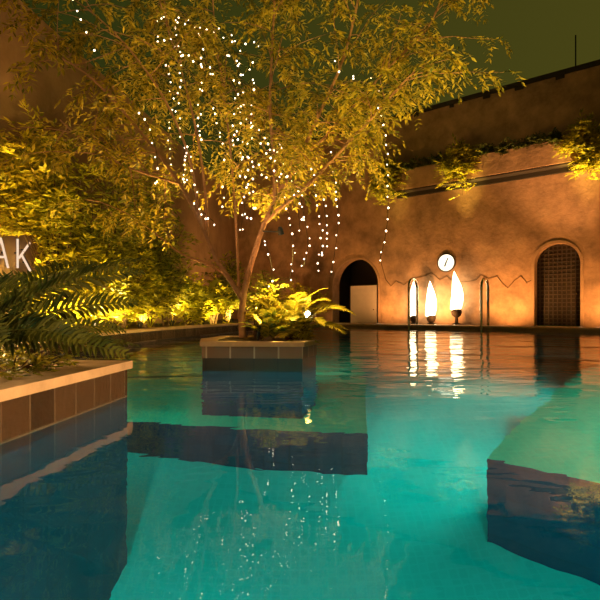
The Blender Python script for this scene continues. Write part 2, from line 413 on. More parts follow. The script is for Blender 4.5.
# left arch: dark passage and a pale grey door leaf
dr = empty('door_2', W((a2[0] + a2[1]) / 2, RD, -0.3)); struct(dr, 'open dark archway with a pale grey door leaf inside')
b = MB(); s0, s1 = a2; L = 1.5
for q in ([W(s0 - .1, RD - .1, -TH), W(s0 - .1, RD - .1, -L), W(s0 - .1, AT2 + .1, -L), W(s0 - .1, AT2 + .1, -TH)],
          [W(s1 + .1, RD - .1, -TH), W(s1 + .1, RD - .1, -L), W(s1 + .1, AT2 + .1, -L), W(s1 + .1, AT2 + .1, -TH)],
          [W(s0 - .1, RD - .1, -L), W(s1 + .1, RD - .1, -L), W(s1 + .1, AT2 + .1, -L), W(s0 - .1, AT2 + .1, -L)],
          [W(s0 - .1, AT2 + .1, -TH), W(s1 + .1, AT2 + .1, -TH), W(s1 + .1, AT2 + .1, -L), W(s0 - .1, AT2 + .1, -L)],
          [W(s0 - .1, RD - .02, .0), W(s1 + .1, RD - .02, .0), W(s1 + .1, RD - .02, -L), W(s0 - .1, RD - .02, -L)]):
    b.poly(q)
b.build('door_recess', M['void'], dr)
sl, sr = ws(347.5), ws(373.5); zt = zat(360, 285.5)
b = MB(); b.box(W(sl, RD - .02, -.22), U * (sr - sl), -N * .05, V((0, 0, zt - RD + .02))); b.build('door_leaf', M['grey'], dr)
b = MB(); b.box(W(sl - .03, RD, -.21), U * .035, -N * .07, V((0, 0, zt - RD + .03))); b.box(W(sl, zt, -.21), U * (sr - sl), -N * .07, V((0, 0, .035)))
b.build('door_frame', M['black'], dr)
b = MB(); b.lathe(W(sr - .1, RD + .5, -.22), [(.02, 0), (.02, .05)], 8, N); b.build('door_knob', M['steel'], dr)

# left wall
b = MB(); p0 = LWp(-0.9, DECK - .1); p1 = LWp(cornr.y + .1, DECK - .1); b.box(p0, p1 - p0, -LWN * 0.4, V((0, 0, TOPL - DECK + .1)))
struct(b.build('wall_left', M['plaster_left']), 'tall brown plaster wall behind the planted bed')
# zigzag relief line on the right wall
crk = [(381, 262), (386, 280), (391, 286), (396, 281), (404, 285), (412, 279), (422, 277), (432, 273), (440, 280), (447, 276), (452, 281), (466, 282), (476, 280), (481, 275), (489, 279), (497, 276), (503, 284), (508, 288), (514, 281), (521, 276), (527, 283), (533, 279)]
b = MB(); q = [(ws(x), zat(x, y)) for x, y in crk]
for (sa, za), (sb, zb) in zip(q[:-1], q[1:]):
    t_ = V((sb - sa, zb - za)).normalized(); nn = V((-t_.y, t_.x)) * 0.006; sa -= t_.x * .008; za -= t_.y * .008
    c = [(sa + nn.x, za + nn.y), (sb + nn.x, zb + nn.y), (sb - nn.x, zb - nn.y), (sa - nn.x, za - nn.y)]
    fr = [W(s, z, .022) for s, z in c]; bk = [W(s, z, -.01) for s, z in c]; bb = len(b.v); b.v += [tuple(p) for p in fr + bk]
    for f in ((0, 1, 2, 3), (7, 6, 5, 4), (0, 4, 5, 1), (1, 5, 6, 2), (2, 6, 7, 3), (3, 7, 4, 0)): b.f.append(tuple(bb + i for i in f)); b.m.append(0)
struct(b.build('trim_8', M['crack']), 'jagged dark relief line running across the right wall')

# planter ledge on the right wall
LZ0 = CZ + 3.38 * K; LZ1 = CZ + 3.97 * K; ls0 = ws(398); LD = 0.46
ledge = empty('planter_ledge', W(ls0, LZ0), 'long plaster planter ledge high on the right wall', 'planter')
b = MB(); b.box(W(ls0, LZ0 + .05, LD), U * (RE - .05 - ls0), -N * .06, V((0, 0, LZ1 - LZ0 - .05))); b.box(W(ls0, LZ0 + .05, LD - .06), U * .06, -N * (LD - .06), V((0, 0, LZ1 - LZ0 - .05))); b.build('trough_front', M['plaster'], ledge)
b = MB(); b.box(W(ls0, LZ0, LD - .03), U * (RE - .05 - ls0), -N * (LD - .03), V((0, 0, .05))); b.build('trough_base', M['cap'], ledge)
b = MB(); b.box(W(ls0 + .06, LZ0 + .05, LD - .06), U * (RE - .2 - ls0), -N * (LD - .06), V((0, 0, LZ1 - LZ0 - .12))); b.build('soil', M['soil'], ledge)
b = MB(); b.box(W(ls0, LZ0 - .14, .10), U * (RE - .05 - ls0), -N * .10, V((0, 0, .14))); b.build('ledge_shadow_strip', M['cap'], ledge)  # dark strip, like the base above, stands for the ledge's shadow line

# ------------------------------------------------------------------ island
IZ = 0.275; iy = 4.7
isl_pts = [V((-0.91, 4.66, 0)), V((0.02, 4.60, 0)), V((0.16, 5.02, 0)), V((0.02, 5.75, 0)), V((-0.86, 5.80, 0)), V((-1.0, 5.2, 0))]
b = MB(); b.prism([p[:2] for p in isl_pts], BENCH, -.02); struct(b.build('pool_island', M['navy']), 'sunken dark blue base of the planted island')
b = MB(); b.prism([p[:2] for p in isl_pts], -.02, IZ - .155); struct(b.build('trim_11', M['reflection']), 'island tiles at the waterline coloured dark like reflecting water')
b = MB(); b.prism([p[:2] for p in grow(isl_pts, .008)], IZ - .155, IZ - .045); struct(b.build('trim_9', M['fascia']), 'brown tiled sides of the planted island')
b = MB(); og = grow(isl_pts, .03); ig = grow(isl_pts, -.16); n = len(og)
for i in range(n):
    j = (i + 1) % n
    for (A_, B_, za, zb) in ((og, ig, IZ, IZ), (og, og, IZ - .045, IZ), (ig, ig, IZ - .045, IZ), (og, ig, IZ - .045, IZ - .045)):
        b.poly([(A_[i].x, A_[i].y, za), (A_[j].x, A_[j].y, za), (B_[j].x, B_[j].y, zb), (B_[i].x, B_[i].y, zb)])
struct(b.build('trim_10', M['coping']), 'pale stone coping of the planted island')
b = MB(); b.prism([p[:2] for p in grow(isl_pts, -.15)], IZ - .06, IZ - .01); struct(b.build('ground', M['soil']), 'dark soil of the planted island')

# ------------------------------------------------------------------ plants: generators
def rv(s=1.0): return V((R.gauss(0, 1), R.gauss(0, 1), R.gauss(0, 1))).normalized() * s
def curve_pts(p0, p1, bend, n=7):
    p0 = V(p0); p1 = V(p1); m = (p0 + p1) / 2 + V(bend); out = []
    for i in range(n + 1):
        t = i / n; out.append(p0 * (1 - t) ** 2 + m * 2 * t * (1 - t) + p1 * t * t)
    return out
def smooth_path(pts, k=4):
    pts = [V(p) for p in pts]; out = []
    for i in range(len(pts) - 1):
        a = pts[max(i - 1, 0)]; b_ = pts[i]; c = pts[i + 1]; d = pts[min(i + 2, len(pts) - 1)]
        for j in range(k):
            t = j / k
            out.append(0.5 * ((2 * b_) + (c - a) * t + (2 * a - 5 * b_ + 4 * c - d) * t * t + (3 * b_ - a - 3 * c + d) * t ** 3))
    out.append(pts[-1]); return out
def spray(fb, p, d, L, nl, ll, lw, droop=0.5):
    """A drooping sprig of nl pairs of leaflets."""
    d = d.normalized(); q = V(p); st = L / nl
    for i in range(nl):
        d = (d + V((0, 0, -droop * 0.25)) + rv(0.10)).normalized(); q = q + d * st
        sd = d.cross(V((0, 0, 1)));  sd = sd.normalized() if sd.length > 1e-3 else V((1, 0, 0))
        for s_ in (-1, 1):
            dd = (sd * s_ * 0.9 + d * 0.7 + rv(0.35)).normalized()
            fb.leaf(q, dd, V((0, 0, 1)) + rv(0.6), ll * R.uniform(.7, 1.2), lw * R.uniform(.7, 1.2), 0)
    fb.leaf(q, d, V((0, 0, 1)) + rv(.5), ll, lw)
def shrub(name, base, top_c, rad, stems, sprays, ll, lw, lm, label, cat='shrub', group=None, bark='bark_dark', nl=4, sl=0.25, sr=.012, droop=.5, fill=0.35):
    """Stems rise from base into an ellipsoid (centre top_c, radii rad); sprigs of leaves along their outer half."""
    base = V(base); top_c = V(top_c); o = empty(name, base, label, cat, group); sb = MB(); fb = MB()
    for i in range(stems):
        while True:
            q = V((R.uniform(-1, 1), R.uniform(-1, 1), R.uniform(-1, 1)))
            if q.length < 1 and q.length > .35: break
        tip = top_c + V((q.x * rad[0], q.y * rad[1], q.z * rad[2]))
        for nn, oo in ((N, WO), (LWN, LW0)):
            e = (tip - oo).dot(nn)
            if e < .12: tip = tip + nn * (.24 - e if e > -.4 else .15 - e)
        st = base + V((R.uniform(-1, 1) * .07, R.uniform(-1, 1) * .07, -.03))
        pts = curve_pts(st, tip, V((-(tip - st).x * .25, -(tip - st).y * .25, (tip - st).length * .12)), 8)
        sb.tube(pts, [sr * (1 - .8 * k / 8) + .002 for k in range(9)], 5)
        for k in range(sprays):
            t = R.uniform(fill, 1.0) * 8; i0 = min(7, int(t)); p = pts[i0].lerp(pts[i0 + 1], t - i0)
            d = (pts[i0 + 1] - pts[i0]).normalized() + rv(1.1); d.z = abs(d.z) * .7 - .1
            spray(fb, p, d, sl * R.uniform(.6, 1.3), nl, ll, lw, droop)
    sb.build('stem', M[bark], o); fb.build('foliage', M[lm], o); return o
def frond_mesh(p0, d0, L, arch, width, npin, pw, lift=.25, curl=1.0, roll=0.0):
    """One feather leaf: rachis that arches over, pinnae on both sides."""
    b = MB(); d = d0.normalized(); q = V(p0); pts = [q.copy()]; n = 16
    for i in range(n):
        d = (d + V((0, 0, -arch / n * (0.5 + 1.3 * i / n)))).normalized(); q = q + d * (L / n); pts.append(q.copy())
    b.tube(pts, [.009 * (1 - .85 * i / n) * (L / .8) ** .5 for i in range(n + 1)], 4)
    for k in range(npin):
        t = .12 + .88 * (k + .5) / npin; f = t * n; i0 = min(n - 1, int(f)); p = pts[i0].lerp(pts[i0 + 1], f - i0)
        tg = (pts[i0 + 1] - pts[i0]).normalized(); sd = tg.cross(V((0, 0, 1)));  sd = sd.normalized() if sd.length > 1e-3 else V((1, 0, 0)); up = sd.cross(tg)
        sd, up = sd * math.cos(roll) + up * math.sin(roll), up * math.cos(roll) - sd * math.sin(roll)
        ln = width * math.sin(math.pi * (0.12 + .86 * t)) ** .7 * R.uniform(.88, 1.08)
        for s_ in (-1, 1):
            dd = (sd * s_ + tg * .55 + up * lift + rv(.11)).normalized()
            mid = p + dd * ln * .5; tip = p + (dd + V((0, 0, -.22 * curl))).normalized() * ln; x = tg * pw * .5
            bb = len(b.v); b.v += [tuple(v) for v in (p - x * .6, p + x * .6, mid + x, tip, mid - x)]
            b.f.append((bb, bb + 1, bb + 2, bb + 3, bb + 4)); b.m.append(0)
    return b
def fern(name, base, fronds, lm, label, cat='fern', group=None, roll=.25, pk=1.0):
    """fronds: (azimuth deg, elevation deg, length, arch, width)"""
    o = empty(name, base, label, cat, group)
    for (az, el, L, ar, wd) in fronds:
        a = math.radians(az); e = math.radians(el); d = V((math.cos(a) * math.cos(e), math.sin(a) * math.cos(e), math.sin(e)))
        frond_mesh(V(base) + V((d.x, d.y, 0)) * .02, d, L, ar, wd, int(26 * max(.7, L / .8) ** .6), (.020 + .010 * L) * pk, roll=R.uniform(-roll, roll) if roll < .5 else -R.uniform(.25, roll)).build('frond', M[lm], o)
    b = MB(); b.lathe(V(base) - V((0, 0, .02)), [(.05, 0), (.06, .03), (.04, .08), (.01, .10)], 8); b.build('crown', M['bark_dark'], o)
    return o
def broad_leaf(p0, d0, stalk, L, Wd, droop=.5):
    b = MB(); d = d0.normalized(); q = V(p0); pts = [q.copy()]
    for i in range(6): d = (d + V((0, 0, -.05))).normalized(); q = q + d * stalk / 6; pts.append(q.copy())
    b.tube(pts, .007, 4)
    sd = d.cross(V((0, 0, 1))); sd = sd.normalized() if sd.length > .01 else V((1, 0, 0)); n = 9; rows = []
    for i in range(n + 1):
        t = i / n; w_ = Wd * .5 * (math.sin(math.pi * min(1, t * .94 + .05)) ** .75)
        rows.append((q + sd * w_ + V((0, 0, w_ * .35)), q.copy(), q - sd * w_ + V((0, 0, w_ * .35))))
        d = (d + V((0, 0, -droop * 2.0 / n))).normalized(); q = q + d * L / n
    bb = len(b.v)
    for r in rows: b.v += [tuple(x) for x in r]
    for i in range(n):
        for j in (0, 1):
            b.f.append((bb + i * 3 + j, bb + i * 3 + j + 1, bb + i * 3 + 4 + j, bb + i * 3 + 3 + j)); b.m.append(0)
    return b
def broad_plant(name, base, leaves, lm, label, cat='plant', group=None):
    o = empty(name, base, label, cat, group)
    for (az, el, stalk, L, Wd, dr) in leaves:
        a = math.radians(az); e = math.radians(el); d = V((math.cos(a) * math.cos(e), math.sin(a) * math.cos(e), math.sin(e)))
        broad_leaf(V(base), d, stalk, L, Wd, dr).build('leaf', M[lm], o)
    return o

# ------------------------------------------------------------------ the island tree
tb = P(243, 335, 5.0); tb.z = IZ - .03
tree = empty('garden_tree', tb, 'slender branching tree on the pool island with feathery golden green leaves', 'tree')
paths = {
 'trunk': ([(243, 338, 5.0), (242, 318, 5.0), (243, 300, 5.0), (248, 275, 5.02), (257, 245, 5.03), (265, 222, 5.05), (281, 190, 5.1), (299, 158, 5.2), (320, 112, 5.3), (342, 62, 5.4), (358, 0, 5.5), (366, -60, 5.5)], .042, .010),
 'fork': ([(265, 222, 5.05), (280, 208, 4.98), (302, 190, 4.85), (332, 160, 4.7), (370, 120, 4.55), (400, 86, 4.55), (416, 70, 4.5)], .026, .006),
 'rise': ([(275, 202, 5.07), (274, 160, 5.15), (270, 110, 5.2), (272, 50, 5.3), (275, -20, 5.4), (270, -80, 5.4)], .024, .007),
 'left': ([(243, 300, 5.0), (231, 281, 4.97), (216, 258, 4.93), (200, 222, 4.88), (180, 184, 4.8), (152, 146, 4.7), (120, 108, 4.6), (84, 72, 4.5), (40, 48, 4.4)], .030, .006),
 'low': ([(228, 276, 4.97), (207, 264, 5.05), (182, 254, 5.15), (158, 236, 5.25), (128, 214, 5.3), (95, 200, 5.35)], .018, .005),
 'mid': ([(207, 238, 4.9), (206, 200, 5.0), (198, 140, 5.15), (184, 80, 5.3), (165, 20, 5.4), (150, -40, 5.4)], .018, .006),
 'thin': ([(239, 290, 5.0), (237, 245, 5.15), (233, 180, 5.3), (226, 110, 5.4), (216, 40, 5.5), (210, -40, 5.5)], .017, .006),
 'shoot': ([(299, 158, 5.2), (322, 140, 5.4), (352, 108, 5.6), (390, 66, 5.7), (428, 28, 5.7), (450, -25, 5.7)], .018, .006),
 'spread': ([(180, 184, 4.8), (160, 178, 4.6), (130, 168, 4.4), (95, 150, 4.25), (60, 120, 4.15)], .013, .005),
 'crown': ([(200, 222, 4.88), (190, 160, 4.95), (165, 100, 4.9), (130, 50, 4.8), (95, 15, 4.7), (60, -10, 4.6)], .016, .005),
 'back': ([(281, 190, 5.1), (265, 150, 5.4), (235, 90, 5.8), (200, 30, 6.0)], .016, .005),
}
fb = MB(); ntw = MB()
for nm, (pts, r0, r1) in paths.items():
    pp_ = smooth_path([P(*p) for p in pts], 4); n = len(pp_); b = MB()
    b.tube(pp_, [r0 + (r1 - r0) * (i / (n - 1)) ** .8 for i in range(n)], 9)
    b.build('trunk' if nm == 'trunk' else 'branch', M['bark'], tree, smooth=True)
    length = sum((pp_[i + 1] - pp_[i]).length for i in range(n - 1))
    start = {'trunk': .50, 'fork': .30, 'rise': .25, 'left': .52, 'low': .78, 'mid': .35, 'thin': .45, 'shoot': .2, 'spread': .2, 'back': .3, 'crown': .4}[nm]
    ntwig = int(length * (1 - start) * {'spread': 9, 'crown': 11, 'left': 11, 'fork': 13, 'shoot': 14}.get(nm, 11.5))
    for k in range(ntwig):
        t = (start + (1 - start) * (k + R.random()) / ntwig) * (n - 1); i0 = min(n - 2, int(t)); p = pp_[i0].lerp(pp_[i0 + 1], t - i0)
        dr = (pp_[i0 + 1] - pp_[i0]).normalized() * .5 + rv(1.0); dr.z = dr.z * .6 + .12; dr.normalize()
        L = R.uniform(.35, .95) * (1.0 if nm != 'low' else .6)
        tp = [p]; d = dr.copy()
        for i in range(6): d = (d + V((0, 0, -.09)) + rv(.12)).normalized(); tp.append(tp[-1] + d * L / 6)
        ntw.tube(tp, [.006 - .0008 * i for i in range(7)], 4, cap=False)
        for j in range(11):
            u = R.uniform(.15, 1) * 6; j0 = min(5, int(u)); q = tp[j0].lerp(tp[j0 + 1], u - j0)
            dd = (tp[j0 + 1] - tp[j0]).normalized() * .7 + rv(.9); dd.z = dd.z * .5
            spray(fb, q, dd, R.uniform(.14, .30), 6, .072, .022, 1.0)
ntw.build('twigs', M['bark'], tree); fb.build('foliage', M['leaf_tree'], tree)

# ------------------------------------------------------------------ fairy lights
me_b = None
def bulb_obj(p, parent, r=.0082):
    global me_b
    if me_b is None:
        b = MB(); b.lathe(V((0, 0, 0)), [(r * .3, -r * 1.1), (r * .8, -r * .6), (r, 0), (r * .8, r * .6), (r * .3, r * 1.05)], 8)
        me_b = bpy.data.meshes.new('bulb'); me_b.from_pydata(b.v, [], b.f); me_b.materials.append(M['bulb'])
    o = bpy.data.objects.new('bulb', me_b); C.objects.link(o); o.parent = parent; o.location = V(p) - parent_loc(parent); o.scale = (R.uniform(.65, 1.15),) * 3; return o
def string(pts, nb, label, jit=.02):
    q = smooth_path([P(*p) for p in pts], 6); o = empty('fairy_light_string', q[0], label, 'string lights', 'fairy light strings hung in the island tree')
    b = MB(); b.tube(q, .0022, 4, cap=False); b.build('wire', M['wire'], o)
    n = len(q)
    for k in range(nb):
        t = (k + .5) / nb * (n - 1); i0 = min(n - 2, int(t)); p = q[i0].lerp(q[i0 + 1], t - i0) + rv(jit); bulb_obj(p, o)
string([(378, 105, 4.6), (386, 140, 4.6), (388, 180, 4.6), (387, 225, 4.6), (379, 264, 4.6)], 16, 'fairy light string hanging alone at the right of the tree above the dark archway', .006)
string([(330, 150, 4.75), (336, 190, 4.75), (338, 225, 4.75), (331, 276, 4.75)], 13, 'fairy light string hanging nearest left of the grey door leaf, ending low', .01)
string([(312, 165, 4.8), (318, 205, 4.8), (322, 240, 4.8), (317, 272, 4.8)], 13, 'fairy light string second from the archway, hanging below the right fork', .015)
string([(296, 172, 4.85), (303, 210, 4.85), (308, 245, 4.85), (303, 268, 4.85)], 11, 'fairy light string third from the archway, just right of the trunk', .02)
string([(284, 196, 4.9), (290, 225, 4.9), (293, 255, 4.9), (289, 282, 4.9)], 10, 'short fairy light string touching the golden fern beside the trunk', .02)
string([(262, 240, 4.95), (268, 250, 4.95), (272, 275, 4.95), (266, 290, 4.95)], 6, 'shortest fairy light string low behind the lit trunk', .02)
string([(236, 40, 5.2), (238, 80, 5.2), (233, 120, 5.2), (240, 160, 5.2), (245, 200, 5.2), (240, 232, 5.2)], 26, 'long bright fairy light string hanging down the middle of the crown', .05)
string([(228, 50, 5.0), (244, 90, 5.0), (238, 135, 5.0), (256, 165, 5.0), (282, 180, 5.0)], 24, 'fairy light string sweeping from the crown centre to the main fork', .05)
string([(176, 15, 5.2), (181, 55, 5.2), (177, 100, 5.2), (184, 150, 5.2), (182, 185, 5.2)], 24, 'long fairy light string hanging in the left half of the crown', .03)
string([(153, 22, 5.1), (172, 19, 5.1), (194, 24, 5.1), (215, 30, 5.1), (236, 40, 5.1), (262, 46, 5.1)], 18, 'fairy light string running level across the top of the crown', .03)
string([(154, 40, 5.0), (166, 38, 5.0), (180, 54, 5.0), (198, 62, 5.0), (214, 72, 5.0)], 12, 'fairy light string slanting just below the level one', .03)
string([(70, -4, 4.5), (78, 12, 4.5), (84, 30, 4.5), (99, 56, 4.5)], 5, 'sparse fairy light string at the far left top of the crown', .01)
string([(138, 112, 4.7), (146, 122, 4.7), (156, 150, 4.7), (157, 176, 4.7), (154, 186, 4.7)], 8, 'short fairy light string along the left limb before the brown wall', .02)
string([(186, 140, 4.85), (190, 175, 4.85), (198, 205, 4.85), (214, 222, 4.85)], 14, 'fairy light string dropping past the left limb to the dark gap', .04)
string([(248, 120, 5.1), (262, 140, 5.1), (276, 150, 5.1), (290, 140, 5.1)], 12, 'fairy light string looped over the rising centre limb', .06)
string([(210, 95, 5.3), (216, 130, 5.3), (226, 165, 5.3), (224, 210, 5.3)], 13, 'fairy light string between the left limb and the middle of the crown', .04)
string([(248, 60, 4.9), (252, 100, 4.9), (246, 150, 4.9), (252, 190, 4.9), (249, 222, 4.9)], 22, 'fairy light string hanging straight down just right of the crown centre', .05)
string([(200, 30, 4.95), (206, 70, 4.95), (200, 110, 4.95), (206, 140, 4.95)], 16, 'fairy light string hanging halfway between the left string and the crown centre', .05)
string([(270, 150, 4.8), (284, 172, 4.8), (296, 196, 4.8), (300, 230, 4.8)], 16, 'fairy light string crossing the main fork of the trunk', .05)
string([(322, 196, 4.9), (326, 220, 4.9), (326, 244, 4.9), (322, 258, 4.9)], 9, 'short fairy light string between two long ones left of the archway', .02)
string([(165, 60, 5.3), (172, 90, 5.3), (168, 130, 5.3), (172, 165, 5.3)], 13, 'fairy light string hanging left of the long left string', .03)
string([(330, 60, 5.2), (345, 80, 5.2), (362, 74, 5.2), (380, 100, 5.2)], 6, 'sparse fairy light string in the upper right of the crown', .05)

# ------------------------------------------------------------------ plants on the island
ft = V((-.10, 5.12, IZ - .01))
fern('golden_fern', ft, [(a, e, L, ar, .15) for a, e, L, ar in
     [(-5, 58, .80, 1.7), (-28, 42, .66, 1.4), (25, 62, .75, 1.7), (60, 72, .60, 1.4), (120, 66, .62, 1.5), (170, 58, .60, 1.5), (-50, 52, .58, 1.5), (-85, 58, .52, 1.5), (-125, 60, .55, 1.5), (8, 76, .70, 1.7), (-30, 70, .66, 1.7), (200, 70, .62, 1.5), (-70, 74, .62, 1.5), (-15, 36, .62, 1.0), (-150, 72, .6, 1.4), (-100, 40, .40, 1.3)]],
     'leaf_fern', 'large golden fern arching over the right end of the pool island', pk=1.2)
ft = V((-.30, 4.86, IZ - .01))
fern('dark_fern', ft, [(a, e, .36, 1.1, .085) for a, e in [(-90, 62), (-40, 50), (-140, 50), (10, 55), (170, 55), (60, 75), (120, 75), (-70, 78), (-110, 74), (-20, 70), (-160, 70)]],
     'leaf_mid', 'small dark green fern at the front of the pool island before the trunk')
ft = V((.02, 4.93, IZ - .01))
shrub('island_shrub', ft, ft + V((0, 0, .10)), (.13, .13, .09), 10, 7, .045, .02, 'leaf_gold', 'low golden shrub at the right front edge of the pool island', sl=.10, sr=.004)
ft = V((-.42, 5.3, IZ - .01))
shrub('island_shrub', ft, ft + V((.08, 0, .34)), (.22, .18, .30), 18, 9, .055, .022, 'leaf_gold', 'golden shrub right behind the tree trunk on the island', sl=.12, sr=.005)

# ------------------------------------------------------------------ left bed: trees, shrubs, broad leaved plants
def clear_of_pool(p, g):
    inp = False; n = len(pool); best = 1e9
    for i in range(n):
        a = V((*pool[i], 0)); c = V((*pool[(i + 1) % n], 0)); e = c - a
        if (a.y > p.y) != (c.y > p.y) and p.x < (c.x - a.x) * (p.y - a.y) / (c.y - a.y) + a.x: inp = not inp
        t = max(0, min(1, (p - a).dot(e) / e.dot(e))); best = min(best, (p - a - e * t).length)
    return not inp and best > g
def bedpt(px, d, g=.40):         # a spot in the bed, back far enough to be clear of the coping
    p = P(px, HY, d); p.z = 0
    while not clear_of_pool(p, g) and d < 19: d += .1; p = P(px, HY, d); p.z = 0
    return V((p.x, p.y, DECK - .03))
shrub('golden_tree', bedpt(58, 8.2), P(22, 172, 8.2), (1.0, .6, .72), 30, 34, .15, .045, 'leaf_gold', 'bright yellow bushy tree against the wall above the glowing letters', 'tree', sl=.42, sr=.02, fill=.55, nl=5)
shrub('golden_tree', bedpt(92, 9.2), P(96, 205, 9.2), (1.15, .6, 1.15), 26, 26, .14, .045, 'leaf_mid', 'tall green gold bushy tree right of the glowing letters', 'tree', sl=.40, sr=.02, fill=.4, nl=5)
shrub('golden_tree', bedpt(150, 11.0), P(150, 205, 11.0), (1.2, .6, 1.25), 20, 22, .14, .05, 'leaf_mid', 'sparse tall bush between the left limb of the tree and the wall', 'tree', sl=.4, sr=.02, fill=.35, nl=5)
specs = [(52, 8.0, 268, .55, .5, 'leaf_gold', 'golden shrub just below and right of the letter K'),
         (78, 7.9, 290, .55, .5, 'leaf_gold', 'rounded golden shrub by the coping behind the near planter'),
         (100, 8.9, 268, .65, .6, 'leaf_gold', 'golden shrub left of the bright spotlit leaves'),
         (122, 9.6, 262, .7, .6, 'leaf_gold', 'tallest lit golden shrub at the middle of the planted bed'),
         (142, 9.6, 288, .6, .5, 'leaf_gold', 'golden shrub right of the spotlit leaves by the coping'),
         (166, 11.2, 275, .75, .6, 'leaf_mid', 'green shrub behind the broad leaved plant in the bed'),
         (188, 12.0, 295, .65, .5, 'leaf_gold', 'yellow shrub at the coping under the drooping broad leaf'),
         (214, 13.4, 295, .7, .5, 'leaf_gold', 'yellow shrub left of the trunk near the far pool corner'),
         (228, 14.6, 275, .8, .6, 'leaf_mid', 'dim green shrub seen directly left of the trunk in the far corner'),
         (262, 15.6, 290, .9, .6, 'leaf_mid', 'dim green shrub behind the trunk at the far end of the pool'),
         (300, 15.6, 296, .9, .5, 'leaf_gold', 'yellow shrub behind the island fern near the archway')]
for i, (px, d, py, rx, rz, lm, lab) in enumerate(specs):
    bp_ = bedpt(px, d, .45); c = P(px, py, bp_.y); c.z = max(c.z, DECK + rz * .75)
    shrub('garden_shrub', bp_, c, (rx, .5, rz), 22, 16, .14, .05, lm, lab, 'shrub', 'shrubs along the planted bed', sl=.30, sr=.012, nl=4)
broad_plant('broad_leaf_plant', bedpt(196, 10.9), [(200, 62, .75, .55, .34, .7), (-60, 58, .8, .60, .36, .8), (20, 60, .7, .5, .32, .8), (-110, 48, .5, .5, .30, .7), (100, 70, .8, .5, .3, .6), (-20, 70, .95, .5, .3, .7)], 'leaf_mid', 'green plant with large drooping leaves left of the trunk')
broad_plant('broad_leaf_plant', bedpt(150, 9.2), [(-100, 50, .35, .42, .2, .7), (-30, 55, .4, .42, .2, .7), (-160, 55, .4, .42, .2, .7), (60, 65, .45, .4, .2, .6), (-70, 72, .55, .42, .2, .8), (130, 60, .4, .4, .2, .6)], 'leaf_gold', 'yellow broad leaved plant beside the spotlit leaves')
broad_plant('broad_leaf_plant', bedpt(112, 8.5), [(-90, 55, .3, .4, .18, .7), (-20, 50, .3, .42, .18, .7), (-150, 50, .3, .4, .18, .7), (-60, 75, .45, .4, .18, .7), (-120, 72, .45, .4, .18, .8)], 'leaf_gold', 'bright yellow broad leaved plant at the spotlight by the coping')
broad_plant('broad_leaf_plant', bedpt(172, 10.3), [(-90, 50, .4, .4, .2, .7), (-20, 55, .4, .42, .2, .7), (-150, 50, .35, .4, .18, .7), (-60, 75, .5, .4, .2, .7), (-120, 70, .5, .4, .2, .8)], 'leaf_fern', 'yellow broad leaved plant halfway between spotlight and trunk')

# near planter: dark cycad and low plants
cy = V((-1.86, 2.55, DECK))
fern('dark_cycad', cy + V((0, 0, .14)), [(4, 33, 1.12, .35, .17), (20, 24, 1.0, .40, .17), (-12, 18, .85, .55, .17), (35, 36, 1.15, .55, .17), (-35, 25, .75, .8, .16), (-60, 34, .8, 1.1, .16), (8, 9, .95, .45, .17), (-20, 48, .7, .9, .17), (30, 8, 1.0, .35, .15), (60, 42, 1.1, .6, .16), (85, 40, 1.1, .8, .16), (110, 50, 1.0, .8, .17), (150, 48, .9, .9, .16), (50, 14, 1.05, .4, .16)],
     'leaf_dark', 'dark cycad with long feather fronds on the near left planter', 'cycad', roll=.8, pk=.9)
for k, (x, y, lab) in enumerate([(-1.62, 2.25, 'low yellow lit plant trailing over the near coping'), (-1.55, 2.75, 'low green plant on the near coping beside the first pool corner'), (-1.95, 3.05, 'low olive plant at the back of the near planter')]):
    shrub('low_shrub', (x, y, DECK - .02), (x + .05, y, DECK + .06), (.22, .28, .08), 12, 8, .055, .02, 'leaf_mid', lab, 'shrub', 'low plants in the near planter', sl=.12, sr=.004)

# ------------------------------------------------------------------ plants on the ledge
for px, py, d_off, lab in [(467, 176, .3, 'bright golden bush hanging over the middle of the wall ledge'), (590, 158, .35, 'bright golden bush hanging over the right end of the wall ledge'), (396, 188, .3, 'dimmer golden bush at the left end of the wall ledge')]:
    s = ws(px); c = W(s, zat(px, py), LD + .03); bs = W(s, LZ1 - .06, LD - .2)
    shrub('ledge_bush', bs, c, (.66, .40, .95), 32, 20, .17, .05, 'leaf_gold', lab, 'bush', 'golden bushes on the wall ledge', sl=.32, sr=.009)
k = 0
labs = ['dark leafy tuft on the ledge %s' % t for t in ('beside the left golden bush', 'second right of the left golden bush', 'just left of the middle golden bush', 'just right of the middle golden bush', 'second right of the middle golden bush', 'halfway between the middle and right golden bushes', 'second left of the right golden bush', 'touching the right golden bush')]
for px in (415, 428, 446, 490, 508, 525, 545, 562):
    s = ws(px); shrub('ledge_plant', W(s, LZ1 - .06, LD - .2), W(s, LZ1 + .10, LD - .12), (.40, .24, .22), 10, 10, .11, .042, 'leaf_dark', labs[k], 'plant', 'small plants along the wall ledge', sl=.16, sr=.005); k += 1

